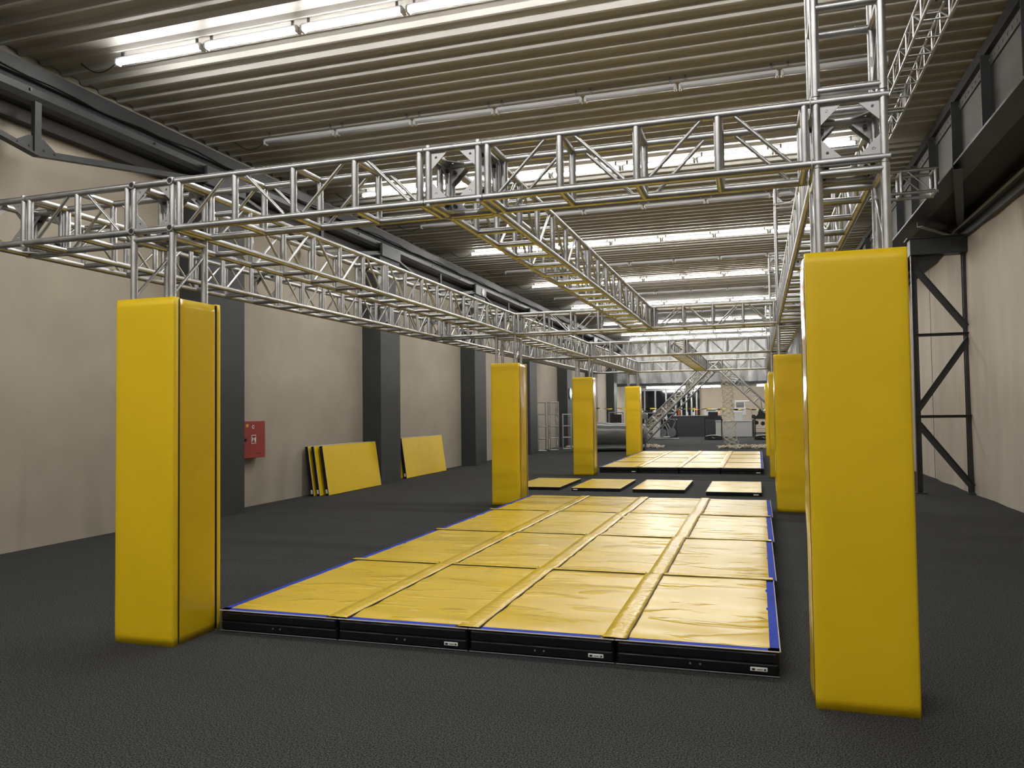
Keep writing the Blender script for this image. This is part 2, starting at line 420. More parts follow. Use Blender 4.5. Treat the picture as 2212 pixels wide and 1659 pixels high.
for i, y in enumerate([10.1, 16.1, 22.1, 28.1, 34.1, 40.1, 46.1]):
    if i == 0: continue
    lab = {1: 'dark steel lattice column against canvas wall, right of the tall yellow pad column'}.get(i, 'dark steel lattice column farther down the right wall, hidden by pads')
    t = thing('lattice_column', lab, 'column', (3.28, y, 0), None if i == 1 else 'far lattice columns on the right wall')
    for sx in (-1, 1):
        mb = MB().box(sx*.43-.05, sx*.43+.05, -.012, .0, 0, 4.42); mb.box(sx*.43+.05*sx-.006, sx*.43+.05*sx+.006, -.09, 0, 0, 4.42)
        mb.box(sx*.43-.05, sx*.43+.05, .09, .10, 0, 4.42) if sx > 0 else None
        mb.build('leg', M['girder'], t)
        MB().box(sx*.43-.09, sx*.43+.09, -.1, .12, 0, .025).build('base_plate', M['girder'], t)
    MB().cbox(-.5, .48, -.14, .16, 4.42, 4.72, .008).build('head_beam', M['girder'], t)
    MB().box(-.55, .50, -.16, .18, 4.72, 4.745).build('cap_plate', M['girder'], t)
    def angb(a, b_, w_=.09):
        a = Vector((a[0], -.02, a[1])); b2 = Vector((b_[0], -.02, b_[1])); d = b2-a
        ux = d.normalized(); nz_ = Vector((0, 1, 0)); vy = nz_.cross(ux)
        mt = Matrix((ux, nz_, vy)).transposed().to_4x4(); mt.translation = a
        mb = MB().box(0, d.length, -.006, .004, -w_/2, w_/2, mt); mb.box(0, d.length, -.06, 0, -w_/2-.004, -w_/2+.006, mt)
        return mb
    for z in (2.93, 1.42): angb((-.43, z), (.45, z), .05).build('rung', M['girder'], t)
    angb((-.43, 4.2), (.40, 3.05), .11).build('diagonal_brace', M['girder'], t)
    angb((-.43, 1.55), (.45, 2.85), .11).build('diagonal_brace', M['girder'], t)
    angb((-.43, 1.28), (.43, .12), .11).build('diagonal_brace', M['girder'], t)
    MB().prism([(-.38, 4.42), (.1, 4.42), (-.38, 3.98)], 'Y', .01, .02).build('gusset_plate', M['girder'], t)

# ------------------------------------------------------------------ tube lamps
LL = 1.235; LP = 1.30; LX0 = -7.39
def lamp_proto(on):
    t = bpy.data.objects.new('tube_lamp', None); COL.objects.link(t)
    MB().box(0, LL, -.036, .036, -.03, .012).build('housing', M['lampbody'], t)
    mb = MB(); n = 8; R_ = .042
    for x in (.02, LL-.02):
        for i in range(n+1):
            a = math.pi+math.pi*i/n; mb.V.append((x, R_*math.cos(a), -.031+R_*.8*math.sin(a)))
    for i in range(n): mb.F.append((i, n+1+i, n+2+i, i+1))
    mb.F.append(tuple(range(n+1))); mb.F.append(tuple(reversed(range(n+1, 2*n+2))))
    mb.build('diffuser', M['lampon'] if on else M['lampoff'], t, True)
    for x in (.0, LL): MB().cbox(x-.02, x+.02, -.048, .048, -.075, .0, .01).build('end_cap', M['lampbody'], t)
    for x in (.07, LL-.07): MB().box(x-.012, x+.012, -.012, .012, -.02, .13).build('hanger', M['mgrey'], t)
    return t
rows = [(-4.8, 1), (1.4, 1), (4.5, 0), (7.56, 1), (10.58, 0), (13.8, 1), (16.65, 0), (20.0, 1), (23.05, 0), (26.05, 1), (29.2, 0), (32.1, 1), (35.4, 0), (39.0, 1), (41.8, 0), (44.8, 1), (47.9, 1)]
on_rows = [r for r in rows if r[1] and r[0] > 5]; off_rows = [r for r in rows if not r[1] and r[0] > 5]
protos = {0: None, 1: None}
ordn = ['first', 'second', 'third', 'fourth', 'fifth', 'sixth', 'seventh']
roww = ['nearest', 'second', 'third', 'fourth', 'fifth', 'sixth', 'seventh', 'farthest']
def rowname(y, on):
    if y < 5: return ('lit' if on else 'unlit')+' row overhead behind the frame'
    rs = on_rows if on else off_rows
    i = [r[0] for r in rs].index(y)
    return '%s %s row' % (roww[i] if i < len(rs)-1 else 'farthest', 'lit' if on else 'unlit')
for y, on in rows:
    rn = rowname(y, on)
    if y == -4.8: rn = 'lit row far behind the camera'
    for k in range(7):
        if protos[on] is None: protos[on] = o = lamp_proto(on)
        else: o = copy_tree(protos[on])
        o.location = (LX0+LP*k, y, 5.985)
        tag(o, ('glowing white' if on else 'switched-off grey')+' tube lamp, '+ordn[k]+' from left in the '+rn, 'lamp', 'tube lamps in the '+rn)
    if y > 5 and y < 34:
        mb = MB(); pts = []
        for i in range(15):
            u = i/14; pts.append((LX0-.02-.62*u, y+.06*u, 5.95-.12*math.sin(math.pi*u)+.11*u))
        mb.path(pts, .007, 5); o = mb.build('lamp_cable', M['cable'])
        tag(o, 'thin black cable sagging from the left end of the '+rn, 'cable', 'lamp supply cables')

# ------------------------------------------------------------------ climbing rig
GX = [-5.56, -4.161, -1.816, .52]; GY = [4.764, 13.093, 19.387, 27.605]; ZT = 3.129; B = .2
xn = ['far left', 'left column', 'middle', 'right column']; yn = ['front cross beam', 'second cross beam', 'third cross beam', 'rear cross beam']
for j, y in enumerate(GY):
    for i, x in enumerate(GX):
        bolted = []
        if i > 0: bolted.append('-X')
        if i < 3: bolted.append('+X')
        if (j < 3 and not (i == 2 and j == 1)) : bolted.append('+Y')
        if i in (1, 3): bolted.append('-Z')
        extra = ', over padded column' if i in (1, 3) else ''
        block('corner block on the %s, %s junction%s' % (yn[j], xn[i], extra), (x, y, ZT), bolted, open_y=(j == 0 and i == 1))
    for i in range(3):
        L = GX[i+1]-GX[i]-2*B
        truss('aluminium truss of the %s between %s and %s blocks' % (yn[j], xn[i], xn[i+1]),
              (GX[i]+B, y, ZT), (1, 0, 0), (0, 1, 0), L, 2 if i == 0 else 4, end_plates=False, flip=0)
ln = ['outer left', 'left', 'middle', 'right']
for i, x in enumerate(GX):
    for j in range(3):
        if i == 2 and j == 1: continue
        span = GY[j+1]-GY[j]-2*B; parts_ = [3, 3, span-6] if span > 7 else [3, span-3]
        y = GY[j]+B
        for k, L in enumerate(parts_):
            truss('truss running back on the %s line, %s piece behind the %s' % (ln[i], ordn[k], yn[j]),
                  (x, y, ZT), (0, 1, 0), (1, 0, 0), L, 6 if L > 2.5 else 4, end_plates=(j == 0 or (i > 0 and j == 1)), flip=k)
            y += L
# columns
cn = {(1, 0): 'front left', (3, 0): 'front right', (1, 1): 'second left', (3, 1): 'second right', (1, 2): 'third left', (3, 2): 'third right', (1, 3): 'rear left', (3, 3): 'rear right'}
ZB = ZT-B
def pad_panel(w_, th, z1, m, bulge=0, seed=0):
    """upholstered panel centred on x, front face at y=-th, height z1, soft corners"""
    rnd = random.Random(seed); V = []; F = []
    nz, nx_ = 40, 10; prof = []
    c = .014
    # cross-section loop (x,y)
    loop = []
    for i in range(nx_+1):
        u = -1+2*i/nx_; loop.append((u*(w_/2-c), -th, 1-u*u))
    loop = [(-w_/2, 0, 0), (-w_/2, -th+c, 0), (-w_/2+c*.3, -th+c*.3, 0)]+loop+[(w_/2-c*.3, -th+c*.3, 0), (w_/2, -th+c, 0), (w_/2, 0, 0)]
    ph = [rnd.uniform(0, 6) for _ in range(4)]
    n = len(loop)
    for j in range(nz+1):
        z = z1*j/nz
        e = min(1, min(z, z1-z)/.02)
        for (x, y, q) in loop:
            dy = bulge*q*(.6+.4*math.sin(z*5+ph[0])+.25*math.sin(z*11+ph[1])) if bulge else .0025*q*math.sin(z*7+x*6+ph[2])
            V.append((x, y*(1-(1-e)*.10)-dy, z))
    for j in range(nz):
        for i in range(n-1):
            a = j*n+i; F.append((a, a+1, a+n+1, a+n))
        F.append((j*n+n-1, j*n, j*n+n, j*n+n+n-1))
    F.append(tuple(reversed(range(n)))); F.append(tuple(nz*n+i for i in range(n)))
    me = mesh('pad_panel', V, F, True); me.materials.append(m)
    me.polygons[-1].use_smooth = False; me.polygons[-2].use_smooth = False
    return me
ZP = 2.45
for (i, j), nm in cn.items():
    x, y = GX[i], GY[j]
    truss('aluminium upright truss inside the %s yellow pad column' % nm, (x, y, 0.0), (0, 0, 1), (1, 0, 0), ZB, 6, name='upright_truss', group='upright trusses of the climbing rig', end_plates=False, zmin=2.0, flip=1)
    where = {'front left': 'nearest on the left with dark vertical seams', 'front right': 'large and nearest at right', 'second left': 'left behind the near mats', 'second right': 'right, half hidden by the nearest one',
             'third left': 'left of the far mat field front', 'third right': 'thin sliver at right beside far mats', 'rear left': 'at far left corner of the far mats', 'rear right': 'farthest sliver at right'}[nm]
    t = thing('column_pad', 'yellow padded column cover, '+where, 'column pad', (x, y, 0), 'yellow column pads')
    P = .255; th = .055
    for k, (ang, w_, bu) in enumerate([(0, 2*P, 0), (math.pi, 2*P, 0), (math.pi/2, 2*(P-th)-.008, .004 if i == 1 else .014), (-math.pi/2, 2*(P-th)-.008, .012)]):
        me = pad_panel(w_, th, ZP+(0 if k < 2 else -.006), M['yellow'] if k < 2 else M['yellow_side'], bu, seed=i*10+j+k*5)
        R_ = Matrix.Rotation(ang, 4, 'Z'); d = P-th if k < 2 else P-th+.0
        m4 = R_ @ Matrix.Translation((0, -(P-th), 0))
        o = inst('pad_panel', me, t, m4)
    mb = MB()
    for sx in (-1, 1):
        for sy in (-1, 1):
            mb.box(sx*(P-.004)-.006, sx*(P-.004)+.006, sy*(P-th)-.005, sy*(P-th)+.005, .01, ZP-.01)
    for v in mb.V: pass
    mb.build('seam_gap', M['seam'], t)
# risers and upper level at the right
for j in range(4):
    x, y = GX[3], GY[j]
    z0 = ZT+B; L = 4.80-z0-.0
    truss('upright truss section rising above the %s right junction to the upper block' % ['front', 'second', 'third', 'rear'][j], (x, y, z0), (0, 0, 1), (1, 0, 0), L, 3, name='riser_truss', group='riser trusses on the right side', end_plates=False, flip=1)
    block('upper aluminium corner block on top of the %s right riser' % ['front', 'second', 'third', 'rear'][j], (x, y, 4.80+.2), ('-Z',), group='upper corner blocks')
    if j in (0, 1):
        truss('aluminium truss reaching from the %s riser block to the crane girder' % ['front', 'second'][j], (x+B, y, 5.0), (1, 0, 0), (0, 1, 0), 2.66-x-B, 4, group='upper cross trusses', end_plates=False)
# light upper truss along the hall
def light_truss(y0, y1, idx):
    t = thing('light_truss', 'slim bolted lighting truss under the ceiling at upper right, %s section' % ['near', 'middle', 'far'][idx], 'truss', (1.68, y0, 5.36), 'slim lighting truss sections')
    h = .12; L = y1-y0
    for a in (-1, 1):
        for b_ in (-1, 1): inst('chord', TUBE, t, tube_mtx((a*h, 0, b_*h), (a*h, L, b_*h), .0145))
    n = round(L/.42)
    for i in range(n+1):
        y = .03+(L-.06)*i/n
        for a in (-1, 1):
            inst('strut', THIN, t, tube_mtx((a*h, y, -h), (a*h, y, h), .011))
            inst('strut', THIN, t, tube_mtx((-h, y, a*h), (h, y, a*h), .010))
            if i < n:
                y2 = .03+(L-.06)*(i+1)/n
                inst('brace', THIN, t, tube_mtx((a*h, y, -h if i % 2 else h), (a*h, y2, h if i % 2 else -h), .008))
    for y in (.03, L-.03):
        for b_ in (-1, 1):
            MB().box(-h, h, y-.035, y+.035, b_*h-.004, b_*h+.004).build('joint_plate', M['alu_plate'], t)
            MB().box(b_*h-.004, b_*h+.004, y-.035, y+.035, -h, h).build('joint_plate', M['alu_plate'], t)
            for sx in (-1, 1): MB().cyl((sx*.07, y, b_*h-.012), .012, .02, 6).build('bolt', M['steel_dark'], t)
light_truss(4.4, 7.6, 0); light_truss(7.65, 10.4, 1); light_truss(10.45, 13.3, 2)

# ------------------------------------------------------------------ landing mats
MH = .16
def top_sheet(w_, l_, z, seed, inset=(0, 0, 0, 0), th=.01, amp=.0040):
    """yellow cover w_ x l_ with real shallow wrinkles"""
    rnd = random.Random(seed); x0, x1, y0, y1 = inset[0], w_-inset[1], inset[2], l_-inset[3]
    nx_, ny_ = 16, 44; V = []; F = []
    fo = [(rnd.uniform(2, 6), rnd.uniform(9, 22), rnd.uniform(0, 6), rnd.uniform(.3, 1)) for _ in range(5)]
    for j in range(ny_+1):
        for i in range(nx_+1):
            u, v = i/nx_, j/ny_; x = x0+(x1-x0)*u; y = y0+(y1-y0)*v
            e = max(abs(2*u-1), abs(2*v-1)); env = .35+.9*e**3
            h = sum(a*math.sin(kx*x+ky*y+ph) for kx, ky, ph, a in fo)*amp*env*.55
            edge = min(u*(x1-x0), (1-u)*(x1-x0), v*(y1-y0), (1-v)*(y1-y0))
            pil = .004*min(1, edge/.05)
            crease = -.004*math.exp(-((y-l_/2)/.012)**2)
            V.append((x, y, z+h*(1 if 0 < i < nx_ and 0 < j < ny_ else .3)+pil+crease))
    for j in range(ny_):
        for i in range(nx_):
            a = j*(nx_+1)+i; F.append((a, a+1, a+nx_+2, a+nx_+1))
    # skirt
    b = len(V); ring = [i for i in range(nx_+1)]+[(j*(nx_+1)+nx_) for j in range(1, ny_+1)]+[ny_*(nx_+1)+i for i in reversed(range(nx_))]+[j*(nx_+1) for j in reversed(range(1, ny_))]
    for r_ in ring: V.append((V[r_][0], V[r_][1], z-th))
    n = len(ring); b2 = len(V)
    for r_ in ring: V.append(V[r_])
    for i in range(n): F.append((b2+i, b+i, b+(i+1) % n, b2+(i+1) % n))
    me = mesh('top_cover', V, F, True); return me
M['mat_top'] = mat('mat_top_vinyl', (0.68, 0.475, 0.028, 1), .30, 0, bump=(2.2, .028, 2), ridge=True, spec=.38, stretch=(.8, 2.6, 1))
M['mat_flap'] = mat('mat_flap_vinyl', (0.68, 0.475, 0.028, 1), .27, 0, bump=(12, .012, 2), spec=.42, stretch=(1, 1.5, 1))
def landing_mat(label, loc, w_, l_, col, row, ncol, nrow, seed, group, h=MH, tagside=None):
    t = thing('landing_mat', label, 'mat', loc, group)
    first, last = col == 0, col == ncol-1
    fr, bk = row == 0, row == nrow-1
    g = .004; bl = .055
    mb = MB().cbox(g, w_-g, g, l_-g, .004, h-.004, .012); mb.build('body', M['black_vinyl'], t)
    if fr: # shaped black skirt: two soft tiers with a welt
        mb = MB().cbox(g+.005, w_-g-.005, -.006, .02, .012, h*.5, .01); mb.cbox(g+.005, w_-g-.005, -.010, .02, h*.5, h-.012, .012); mb.build('side_panel', M['black_vinyl'], t)
        MB().tube((g, -.004, .008), (w_-g, -.004, .008), .004, 6).build('bottom_welt', M['mgrey'], t)
        for k in (-.03, .03): MB().cyl((w_*.5+k, -.014, .05), .006, .006, 10, 'Y').build('eyelet', M['alu_plate'], t)
        if tagside:
            tx = w_-.17 if tagside == 'r' else .06
            lb = MB().cbox(tx, tx+.1, -.015, -.008, .035, .06, .003).build('label_tag', M['white'], t)
            mk = MB().box(tx+.01, tx+.028, -.0165, -.015, .042, .053); mk.box(tx+.04, tx+.072, -.0165, -.015, .046, .049); mk.box(tx+.08, tx+.09, -.0165, -.015, .042, .053); mk.build('print', M['ink'], lb)
    me = top_sheet(w_, l_, h, seed, (bl if first else .003, bl if last else .003, bl if fr else .003, .03 if bk else .003)); me.materials.append(M['mat_top'])
    o = bpy.data.objects.new('top_cover', me); COL.objects.link(o); o.parent = t
    z0, z1 = h-.006, h-.0015
    if fr: MB().box(0, w_-(0 if last else .1), -.004, bl+.01, z0, z1).build('blue_edge_strip', M['blue'], t); MB().tube((0, -.006, h-.004), (w_, -.006, h-.004), .0045, 6).build('piping', M['piping'], t)
    if first: MB().box(-.002, bl+.01, 0, l_-.06, z0, z1).build('blue_edge_strip', M['blue'], t)
    if last: MB().box(w_-bl-.01, w_+.002, 0, l_-.06, z0, z1).build('blue_edge_strip', M['blue'], t); MB().tube((w_+.004, 0, h-.004), (w_+.004, l_, h-.004), .0045, 6).build('piping', M['piping'], t)
    # joining flaps
    def flap(x0, x1, y0, y1, name='joining_flap', long='y'):
        n = 40; V = []; F = []; rnd = random.Random(seed*3+int(x0*10))
        p1, p2 = rnd.uniform(0, 6), rnd.uniform(0, 6)
        for i in range(n+1):
            for k in range(4):
                u = i/n; v = k/3
                X, Y = (x0+(x1-x0)*v, y0+(y1-y0)*u) if long == 'y' else (x0+(x1-x0)*u, y0+(y1-y0)*v)
                zz = h+.010+(.0025*math.sin(u*l_*26+p1)+.0025*math.sin(u*l_*11+p2+v*3))*(1 if 0 < k < 3 else .2)
                V.append((X, Y, zz))
        for i in range(n):
            for k in range(3):
                a = i*4+k; F.append((a, a+1, a+5, a+4) if long == 'x' else (a, a+4, a+5, a+1)[::-1])
        b = len(V)
        for i in range(n+1): V.append((V[i*4][0], V[i*4][1], h)); V.append((V[i*4+3][0], V[i*4+3][1], h))
        for i in range(n): F.append((i*4, i*4+4, b+2*i+2, b+2*i)); F.append((i*4+3, b+2*i+1, b+2*i+3, i*4+7))
        me = mesh(name, V, F, True); me.materials.append(M['mat_flap']); o = bpy.data.objects.new(name, me); COL.objects.link(o); o.parent = t
        return o
    if not last:
        flap(w_-.075, w_+.075, -.004 if fr else .0, l_-.0)
        MB().box(w_+.075, w_+.083, 0, l_, h+.0, h+.010).build('flap_edge', M['seam'], t)
    if not bk:
        e = w_ if last else w_-.08
        flap(.0 if first else .08, e, l_-.03, l_+.05, long='x')
        MB().box(.0 if first else .08, e, l_-.038, l_-.03, h+.003, h+.010).build('flap_edge', M['seam'], t)
    return t
cw = ['left', 'centre-left', 'centre-right', 'right']; rw = ['front', 'second', 'third', 'back']
s1 = 1; SK = math.radians(-.55)
tags = ['', 'r', 'r', 'r']
for c in range(4):
    for r_ in range(4):
        X = -3.86+c*.99; Y = 4.955+r_*2.025
        ang = -.009
        xx = X+ .011*(Y-4.955) if True else X
        t = landing_mat('yellow landing mat of the near mat field, %s row, %s mat' % (rw[r_], cw[c]), (xx, Y, 0), .985, 2.02, c, r_, 4, 4, 10+c*4+r_, 'near field of sixteen yellow landing mats', tagside=tags[c])
tags = ['r', '', '', 'r']
for c in range(4):
    for r_ in range(4):
        landing_mat('yellow landing mat of the far mat field, %s row, %s mat' % (rw[r_], cw[c]), (-3.92+c*1.01, 19.93+r_*1.97, 0), 1.005, 1.965, c, r_, 4, 4, 50+c*4+r_, 'far field of sixteen yellow landing mats', tagside=tags[c])

def thin_mat(name, label, w_, l_, h, group, seed, loc, rot=None, tagx=None, cat='mat'):
    """flat panel mat: yellow faces, black side band"""
    t = thing(name, label, cat, loc, group, rot)
    MB().cbox(0, w_, 0, l_, .002, h-.002, .006).build('body', M['black_vinyl'], t)
    me = top_sheet(w_, l_, h-.002, seed, (.004,)*4, th=.004, amp=.0008); me.materials.append(M['mat_top']); o = bpy.data.objects.new('top_cover', me); COL.objects.link(o); o.parent = t
    mb = MB()
    mb.path([(0, 0, h-.002), (w_, 0, h-.002), (w_, l_, h-.002), (0, l_, h-.002), (0, 0, h-.002)], .005, 6); mb.build('piping', M['piping'], t)
    if tagx is not None: MB().box(tagx, tagx+.09, -.004, .0, .02, .042).build('label_tag', M['white'], t)
    return t
for k, (x0, x1, y0, y1, h) in enumerate([(-4.86, -3.87, 15.47, 17.5, .065), (-3.60, -2.615, 15.40, 17.46, .065), (-2.36, -1.365, 15.30, 17.4, .07), (-.945, .042, 15.0, 17.2, .075)]):
    thin_mat('floor_mat', 'thin yellow floor mat lying between the two mat fields, %s of four' % ['leftmost', 'second', 'third', 'rightmost'][k], x1-x0, y1-y0, h, 'thin mats lying between the fields', 200+k, (x0, y0, 0), tagx=[None, .03, None, (x1-x0)-.14][k])

# leaning mats by the left wall
def lean(label, y0, y1, xb, hgt, th, lean_a, seed, group):
    t = thing('leaning_mat', label, 'mat', (xb, y0, 0), group)
    L = y1-y0
    ax = Matrix.Rotation(-lean_a, 4, 'Y')
    def P(mb): mb.V = [tuple(ax @ Vector(v)) for v in mb.V]; return mb
    P(MB().cbox(-th, -.002, 0, L, 0, hgt, .006)).build('body', M['black_vinyl'], t)
    mb = MB(); 
    P(MB().cbox(-.006, .004, .006, L-.006, .006, hgt-.006, .004)).build('front_cover', M['yellow'], t)
    P(MB().box(-.06, -.02, -.003, .0, .05, .13)).build('label_tag', M['white'], t)
    P(MB().path([(.0, 0, 0), (.0, 0, hgt), (.0, L, hgt), (.0, L, 0)], .004, 6)).build('piping', M['piping'], t)
    return t
g1 = 'three mats leaning against the left wall'
lean('rearmost of the three yellow mats leaning against the left wall', 13.46, 15.7, -8.31, .985, .075, .14, 1, g1)
lean('middle one of the three yellow mats leaning against the left wall', 13.50, 15.8, -8.20, .985, .07, .14, 2, g1)
lean('front mat of three leaning against the left wall, face fully seen', 13.62, 15.86, -8.075, .99, .075, .15, 3, g1)
g2 = 'two mats leaning beyond the pilaster'
lean('rear one of the two yellow mats leaning beyond the pilaster', 17.45, 19.3, -8.36, 1.0, .075, .10, 4, g2)
lean('front one of the two yellow mats leaning beyond the pilaster', 17.55, 20.1, -8.24, 1.0, .075, .14, 5, g2)

# fire hose cabinet
t = thing('fire_hose_cabinet', 'red fire hose cabinet on the left wall beside a pilaster', 'cabinet', (XL, 11.0, .86))
MB().cbox(.0, .15, 0, .97, 0, .64, .008).build('case', M['red'], t)
d = MB().cbox(.15, .17, 0, .97, 0, .64, .006).build('door', M['red'], t)
MB().cyl((.17, .40, .32), .028, .02, 16, 'X').build('lock_knob', M['black'], d)
MB().box(.17, .172, .42, .49, .54, .59).build('gold_label', M['gold'], d)
r_ = MB().cyl((.17, .62, .54), .032, .004, 24, 'X').build('round_sticker', M['white'], d)
MB().prism([(.60, .555), (.645, .55), (.64, .525), (.615, .53)], 'X', .1742, .176).build('sticker_mark', M['ink'], d)
MB().box(.17, .173, .57, .70, .25, .40).build('sign_frame', M['white'], d)
mb = MB().box(.173, .1745, .58, .69, .262, .388); mb.build('sign_field', M['signred'], d)
mb = MB().prism([(.585, .29), (.61, .29), (.61, .36), (.585, .36)], 'X', .1745, .1765)
mb.prism([(.62, .325), (.65, .325), (.65, .34), (.62, .34)], 'X', .1745, .1765)
mb.prism([(.655, .275), (.685, .275), (.687, .33), (.68, .375), (.668, .345), (.655, .36), (.65, .31)], 'X', .1745, .1765)
mb.build('sign_pictogram', M['white'], d)
MB().box(.17, .1715, .68, .84, .072, .082).build('small_lettering', M['ink'], d)

# stored truss pieces, rope coil
def stored(label, x, y, h, bays, rz):
    t = truss(label, (x, y, .0), (0, 0, 1), (math.cos(rz), math.sin(rz), 0), h, bays, name='stored_truss', group='truss sections standing by the left wall', end_plates=False)
stored('tall aluminium truss section standing nearest the left wall', -8.28, 30.3, 2.0, 4, .3)
stored('tall aluminium truss section standing second from the wall', -7.95, 30.9, 2.0, 4, .5)
stored('short aluminium truss section standing beside the taller two', -7.62, 31.9, 1.5, 3, .2)
def coil(c, r0, n, seed, sx=1, sy=1, rr=.012):
    rnd = random.Random(seed); mb = MB(); pts = []
    for i in range(n*14):
        a = 2*math.pi*i/14; r = r0*(1+rnd.uniform(-.12, .12)); pts.append((c[0]+sx*r*math.cos(a), c[1]+sy*r*math.sin(a), c[2]+rr+.01*(i/14)+rnd.uniform(0, .02)))
    return mb.path(pts, rr, 5)
o = coil((-7.78, 33.1, 0), .16, 6, 4, 1, 2).build('rope_coil', M['rope']); tag(o, 'beige rope coil on floor beside the stored trusses', 'rope')

# silver roll
t = thing('vinyl_roll', 'big silver grey vinyl roll lying behind the third left pad column', 'roll', (-5.6, 30.6, 0))
def roll(x0, x1, y0, y1, z0, z1, r0, r1, n=28, m_=24, ry=1.0):
    mb = MB()
    for j in range(m_+1):
        u = j/m_; x = x0+(x1-x0)*u; y = y0+(y1-y0)*u; z = z0+(z1-z0)*u; r = r0+(r1-r0)*u
        for i in range(n):
            a = 2*math.pi*i/n; w_ = 1+.02*math.sin(3*a+j*.5)+.015*math.sin(j*1.3+a)
            mb.V.append((x, y+r*math.cos(a)*w_*ry, z+r*math.sin(a)*w_))
    for j in range(m_):
        for i in range(n):
            a = j*n+i; b_ = j*n+(i+1) % n; mb.F.append((a, b_, b_+n, a+n))
    mb.F.append(tuple(reversed(range(n)))); mb.F.append(tuple(m_*n+i for i in range(n)))
    return mb
roll(-1.3, 1.35, -.2, .5, .70, .62, .50, .44).build('upper_roll', M['roll'], t, True)
roll(-1.3, 1.35, -.3, .4, .14, .14, .15, .14, ry=3.2).build('lower_fold', M['roll'], t, True)

# ------------------------------------------------------------------ A-frames with cargo nets
def aframe(y, which, xa, za):
    for sgn, nm in ((-1, 'left'), (1, 'right')):
        c = za-.24; L = c*math.sqrt(2)-.17
        truss('inclined truss leg of the %s A-frame, %s leg' % (which, nm), (xa+sgn*c, y, .0+.02), (-sgn, 0, 1), (0, 1, 0), L, 9, name='inclined_truss', group='inclined legs of the two A-frames', end_plates=False, rs=.02)
    tag(MB().cbox(xa-.2, xa+.2, y-.19, y+.19, za-.37, za-.33, .005).build('apex_plate', M['alu_plate']), 'aluminium apex plate of the %s A-frame' % which, 'plate', 'apex plates of the A-frames')
aframe(34.0, 'nearer', -1.72, 3.92)
aframe(37.6, 'farther', -1.72, 3.92)
truss('level ridge truss joining the two A-frame peaks', (-1.72, 34.2, 3.5), (0, 1, 0), (1, 0, 0), 3.2, 6, name='ridge_truss', group=None, end_plates=False, rs=.02)
def net_sheet(fn, nu, nv, r, seed, jit=.03):
    rnd = random.Random(seed); g = {}
    for i in range(nu+1):
        for j in range(nv+1):
            if (i+j) % 2 == 0:
                p = Vector(fn(i/nu, j/nv)); g[(i, j)] = p+Vector((rnd.uniform(-jit, jit), rnd.uniform(-jit, jit), rnd.uniform(-jit, jit)*.6))
    mb = MB()
    for (i, j), p in g.items():
        for d in ((1, 1), (-1, 1)):
            q = g.get((i+d[0], j+d[1]))
            if q is not None:
                m_ = (p+q)/2+Vector((rnd.uniform(-jit, jit), rnd.uniform(-jit, jit), -rnd.uniform(0, jit)))*.6
                mb.path([p, m_, q], r, 4)
    return mb
# hanging net
def f1(u, v):
    z = 3.5*(1-v); wid = .20+.10*v*v; a = u*2*math.pi*1.5
    return (-1.20+wid*math.cos(a)+.02*math.sin(v*20)+(.18*v**4), 34.6+.16*math.sin(a), max(.05, z))
t = net_sheet(f1, 12, 34, .011, 3, .05).build('cargo_net', M['rope']); tag(t, 'beige cargo net hanging from the A-frame peak down to floor', 'net')
def f2(u, v): return (-1.55+2.3*u, 32.7+1.3*v, .03+.10*abs(math.sin(u*9+v*5))*(.5+.5*math.sin(u*3.1)))
t = net_sheet(f2, 44, 14, .013, 5, .06).build('spilled_net', M['rope']); tag(t, 'beige net spilled on the floor behind the far mats', 'net')
def f3(u, v): return (-1.9-3.75*v, 34.2+3.2*u, 3.62-3.5*v+.0-.25*math.sin(math.pi*u))
t = net_sheet(f3, 22, 36, .013, 6, .03).build('slope_net', M['rope']); tag(t, 'beige cargo net stretched on the left slope of A-frames', 'net')
def f4(u, v): return (-4.85+1.0*u, 33.0+1.1*v, .03+.16*abs(math.sin(u*7+v*4))*(1-u*.6))
t = net_sheet(f4, 20, 12, .012, 7, .05).build('net_heap', M['rope']); tag(t, 'small heap of beige net at the left A-frame foot', 'net')

# ------------------------------------------------------------------ barrier tape
mb = MB(); mb2 = MB(); n = 150; ya = 40.5
for i in range(n):
    def P(k):
        u = k/n; x = -8.1+10.9*u; z = 1.72-.19*u+.02*math.sin(k*.5); a = k*.32
        c = Vector((x, ya, z)); w_ = .035
        d = Vector((0, math.sin(a), math.cos(a)))*w_
        return c-d, c+d
    a0, a1 = P(i); b0, b1 = P(i+1); T = mb if (i//3) % 4 else mb2; k = len(T.V)
    T.V += [tuple(a0), tuple(a1), tuple(b1), tuple(b0)]; T.F.append((k, k+1, k+2, k+3))
t = thing('barrier_tape', 'twisted yellow and black barrier tape stretched across the far end', 'tape', (0, 0, 0))
mb.build('yellow_band', M['tapey'], t); mb2.build('black_band', M['ink'], t)

# ------------------------------------------------------------------ far end: curtain, back room
mb = MB(); nxx, nzz = 120, 24
for i in range(nxx+1):
    for j in range(nzz+1):
        u, v = i/nxx, j/nzz; x = XL+(XR-XL)*u; z = 3.28+2.9*v
        xc = round(x/2.6)*2.6; fan = .10*math.sin((x-xc)*(7+9*v)+2*math.sin(xc))*(1-.6*v)+.06*math.sin(x*1.3+v*4)+.04*math.sin(x*5+v*9)
        mb.V.append((x, YF+fan-.18*math.sin(math.pi*v)*.5, z))
for i in range(nxx):
    for j in range(nzz):
        a = i*(nzz+1)+j; mb.F.append((a, a+nzz+1, a+nzz+2, a+1))
o = mb.build('hall_curtain', M['tarp'], smooth=True); tag(o, 'silver grey tarpaulin curtain closing off the upper far end', 'curtain')
structure('trim_21', MB().box(XL, XR, YF-.05, YF+.15, 3.12, 3.30), M['girder'])
